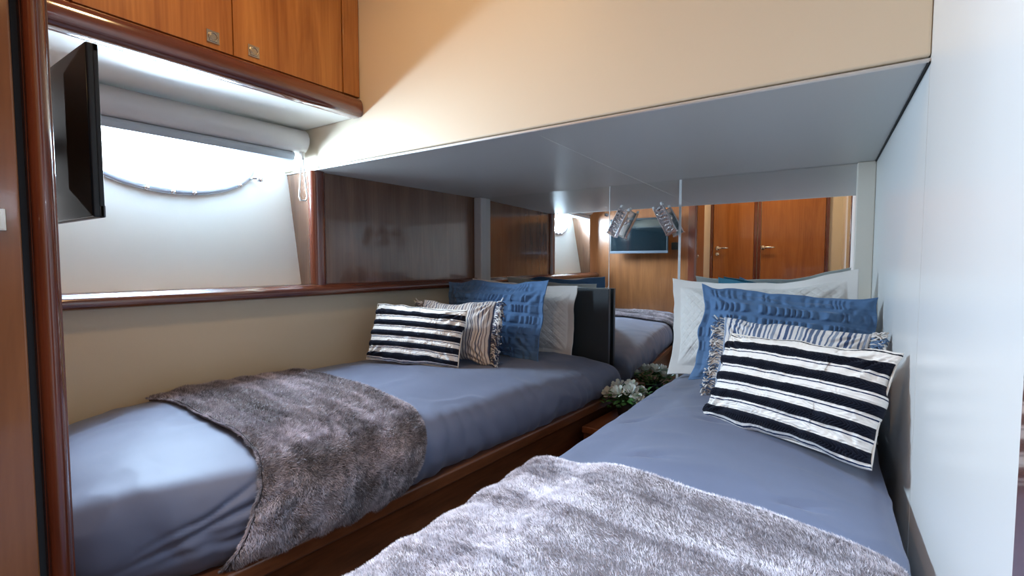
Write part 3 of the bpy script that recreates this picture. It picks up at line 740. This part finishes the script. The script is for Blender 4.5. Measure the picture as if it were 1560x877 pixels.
# right bed
p = pillow('lumbar_pillow', M['lumbar'], .410, .238, .11, (-.081, 1.248, .510), -32.5, 25, 'black and ivory banded pillow at the front of the right bed', group='banded lumbar pillows', nx=340, nz=240, fn=f_lumbar, seed=13, pinch=.035, roll=-2)
piping(p, .410, .240, M['ivory'], .035)
p = pillow('fringed_pillow', M['fringe_r'], .378, .232, .09, (-.086, 1.512, .518), -14, 16.5, 'blue and white striped fringed pillow behind the right banded pillow', group='fringed pillows', seed=15, roll=1)
fringe(p, .378, .232, 9, [M['yarn_w'], M['yarn_b'], M['yarn_w']])
pillow('ruched_pillow', M['blue'], .49, .326, .12, (-.112, 1.640, .518), 5, 15, 'bright blue ruched pillow on the right bed against the cream wall', group='ruched blue pillows', nx=260, nz=170, fn=f_ruche, seed=17, flange=.022, wr=1.3, roll=3.6)
pillow('quilted_pillow', M['quilt'], .605, .374, .13, (-.185, 1.815, .518), -6, 17, 'ivory quilted pillow standing behind the blue one on the right bed', group='quilted ivory pillows', nx=260, nz=170, fn=f_quilt, seed=19, flange=.03, roll=-4, sag=.020)
pillow('plain_pillow', M['teal'], .36, .335, .09, (-.20, 2.03, .515), 0, 8, 'teal pillow peeking above the quilted pillow of the right bed', group='teal back pillows', seed=21, flange=.015, roll=5)

# ------------------------------------------------------------------ charcoal board at the head of the left bed
hb = MB().box(-1.035, -.833, 2.106, 2.130, .325, .796).build('headboard', M['slab'], bevel=.003)
tag(hb, 'charcoal upright board between left pillows and mirror joint', 'headboard')

# ------------------------------------------------------------------ bedside shelf + flowers
ns = empty('bedside_shelf', (-.65, 1.95, 0), label='low wooden shelf between the two beds under the mirror', cat='shelf')
b = MB(); b.prism([(-.790, 1.72), (-.510, 1.72), (-.492, 2.13), (-.748, 2.13)], .235, .262); loc(b.build('shelf_top', M['base_wood'], ns, bevel=.004), ns)
b = MB(); b.prism([(-.788, 1.735), (-.512, 1.735), (-.494, 2.13), (-.748, 2.13)], 0, .234); loc(b.build('body', M['base_wood'], ns, bevel=.002), ns)
fl = empty('rose_bouquet', (-.690, 1.95, .262), label='white roses in a small dark pot on the bedside shelf', cat='flowers')
b = MB(); b.lathe([(0, 0), (.030, 0), (.038, .03), (.040, .060), (.036, .060), (.033, .03), (0, .02)], (0, 0, 0), 24)
b.build('pot', M['pot'], fl, smooth=True)
r = random.Random(4)
def rose(cx, cy, cz, R, seed):
    r_ = random.Random(seed); b = MB()
    ax = Vector((cx*6+r_.uniform(-.2, .2), cy*6-.5, 1)).normalized(); q = ax.to_track_quat('Z', 'Y')
    for layer, (n, op, hh, sc) in enumerate(((3, .0, 1.0, .38), (4, .1, .95, .58), (5, .25, .85, .80), (6, .5, .62, 1.0))):
        for k in range(n):
            a0 = 2*PI*k/n+layer*.5; wv = 2*PI/n*.75; V = []; nu, nv = 6, 6
            for i in range(nu):
                for j in range(nv):
                    s_ = i/(nu-1); tt = (j/(nv-1)-.5)
                    wide = math.sin(PI*(.12+.80*s_))**.6
                    an = a0+tt*wv*wide
                    rad = R*sc*(.25+.75*math.sin(s_*PI/2)*1.0)+R*.25*op*s_**3
                    z = R*hh*1.25*s_-R*.35*op*s_**3-R*.1*abs(tt)*s_
                    V.append(tuple(q @ Vector((rad*math.cos(an), rad*math.sin(an), z))+Vector((cx, cy, cz))))
            b.add(V, [tuple(f) for f in grid_faces(nu, nv)])
    return b.build('rose', M['petal'], fl, smooth=True)
for k, (x, y, z, R) in enumerate(((-.055, -.045, .095, .024), (-.012, -.055, .105, .026), (.032, -.030, .108, .028), (.070, -.050, .090, .022), (-.035, .010, .115, .025), (.015, .025, .118, .025), (.055, .028, .100, .022), (-.075, .0, .085, .02))):
    rose(x, y, z, R*1.15, k)
b = MB()
for k in range(150):
    a = r.uniform(0, 2*PI); rad = r.uniform(.02, .088); z0 = r.uniform(.045, .115)
    c = Vector((rad*math.cos(a), rad*math.sin(a), z0)); d = Vector((math.cos(a), math.sin(a), r.uniform(-.4, .7))).normalized()
    s_ = d.cross(Vector((0, 0, 1))).normalized(); L_ = r.uniform(.022, .038); w = L_*.38; up = s_.cross(d)
    pts_ = [c, c+d*L_*.35+s_*w-up*.002, c+d*L_*.7+s_*w*.7, c+d*L_, c+d*L_*.7-s_*w*.7, c+d*L_*.35-s_*w-up*.002, c+d*L_*.5+up*.004]
    b.add([tuple(v) for v in pts_], [(0, 1, 6), (1, 2, 6), (2, 3, 6), (3, 4, 6), (4, 5, 6), (5, 0, 6)])
for k in range(14):
    a = 2*PI*k/14; b.tube([(0, 0, .03), (.03*math.cos(a), .03*math.sin(a), .07), (.05*math.cos(a), .05*math.sin(a), .10)], .0016, 5)
b.build('foliage', M['leaf'], fl, smooth=False)

# ------------------------------------------------------------------ chrome reading lamps on the mirror
def reading_lamp(x, z, tilt, label):
    t = empty('reading_lamp', (x, YM, z)); tag(t, label, 'reading lamp', 'chrome reading lamps on the mirror')
    b = MB(); b.tube([(0, -.001, 0), (0, -.010, 0)], .020, 24); b.tube([(0, -.010, 0), (0, -.045, 0)], .006, 12)
    b.build('mount', M['chrome'], t, bevel=.001)
    # head: open rectangular channel, length 13 cm
    R = Matrix.Rotation(tilt, 4, 'Y'); b = MB(); l, w, d = .125, .046, .030; yo = -.062
    def bx(x0, x1, y0_, y1_, z0_, z1_, mi=0):
        V = [tuple(R @ Vector((x_, y_, z_))) for z_ in (z0_, z1_) for y_ in (y0_, y1_) for x_ in (x0, x1)]
        b.add(V, [(0, 2, 3, 1), (4, 5, 7, 6), (0, 1, 5, 4), (2, 6, 7, 3), (0, 4, 6, 2), (1, 3, 7, 5)], mi)
    bx(-w/2, w/2, yo+d/2-.003, yo+d/2, -l*.62, l*.38)
    bx(-w/2, -w/2+.003, yo-d/2, yo+d/2, -l*.62, l*.38); bx(w/2-.003, w/2, yo-d/2, yo+d/2, -l*.62, l*.38)
    bx(-w/2, w/2, yo-d/2, yo+d/2, l*.38-.003, l*.38)
    bx(-w/2-.002, w/2+.002, yo-d/2-.002, yo+d/2+.002, -l*.62-.004, -l*.62+.002)
    b.build('lamp_head', M['chrome'], t, bevel=.001)
    b = MB()
    for k in range(7):
        zc = -l*.5+k*l*.13; P = [tuple(R @ Vector((w*.36*math.cos(a), yo-.004+.006*math.sin(a*2+k), zc+.008*math.sin(a)))) for a in np.linspace(0, 2*PI, 14, endpoint=False)]
        b.tube(P, .0024, 6, closed=True)
    b.build('reflector_grille', M['chrome'], t, smooth=True)
    b = MB(); 
    for s_ in (-1, 1):
        c = R @ Vector((s_*w*.42, yo, l*.40)); b.tube([tuple(c), tuple(c+(R @ Vector((0, 0, .012))))], [.007, .004], 12)
    b.build('knob', M['white'], t, smooth=True)
    return t
reading_lamp(-.778, 1.118, math.radians(28), 'chrome reading lamp on the mirror tilted toward the left bed')
reading_lamp(-.580, 1.118, math.radians(-28), 'chrome reading lamp on the mirror tilted toward the right bed')
b = MB(); b.tube([(0, 0, 0), (0, -.010, 0)], [.008, .007], 16)
o = b.build('mirror_clip', M['chrome'], smooth=True); o.location = (-.866, YM, 1.148); tag(o, 'tiny chrome clip near the top of the left mirror joint', 'clip')

# ------------------------------------------------------------------ light
def area(name, loc_, rot, sx_, sy_, power, color, shape='RECTANGLE', spread=None):
    l = bpy.data.lights.new(name, 'AREA'); l.shape = shape; l.size = sx_; l.size_y = sy_; l.energy = power; l.color = color
    if spread: l.spread = spread
    o = bpy.data.objects.new(name, l); col.objects.link(o); o.location = loc_; o.rotation_euler = rot; return o
hp = hullp(YC, ZCN, -.05)
day = area('daylight', hp, (0, 0, 0), .56, .28, 72, (.60, .80, 1.0), 'ELLIPSE')
dirv = Vector((1, -SL, .02)).normalized()
zax = -dirv; xax = Vector((SL, 1, 0)).normalized(); yax = zax.cross(xax).normalized(); xax = yax.cross(zax)
day.rotation_euler = Matrix((xax, yax, zax)).transposed().to_euler()
area('ceiling_lamp', (-.95, .52, ZC-.01), (0, 0, 0), .14, .14, 4.8, (1.0, .64, .30), 'DISK')
area('ceiling_lamp', (-.45, -.55, ZC-.01), (0, 0, 0), .16, .16, 7, (1.0, .66, .34), 'DISK')
area('overhead_fill', (-.12, .34, ZC-.008), (0, 0, 0), .42, .42, 6, (.50, .72, 1.0), spread=math.radians(75))  # unseen cool fill added to brighten the right throw, not an actual hatch
w = bpy.data.worlds.new('World'); scn.world = w; w.use_nodes = True
w.node_tree.nodes['Background'].inputs[0].default_value = (.85, .93, 1, 1); w.node_tree.nodes['Background'].inputs[1].default_value = 8

# ------------------------------------------------------------------ camera
cam = bpy.data.cameras.new('Camera'); co = bpy.data.objects.new('Camera', cam); col.objects.link(co)
cam.sensor_width = 36; cam.lens = 36*719/1560; cam.clip_start = .01
co.location = (0, 0, .92); co.rotation_euler = (PI/2-math.atan(38.5/719), 0, math.radians(33.2))
scn.camera = co
scn.view_settings.view_transform = 'Standard'; scn.view_settings.look = 'None'
scn.view_settings.gamma = 1; scn.view_settings.use_curve_mapping = False
scn.view_settings.exposure = 0.1
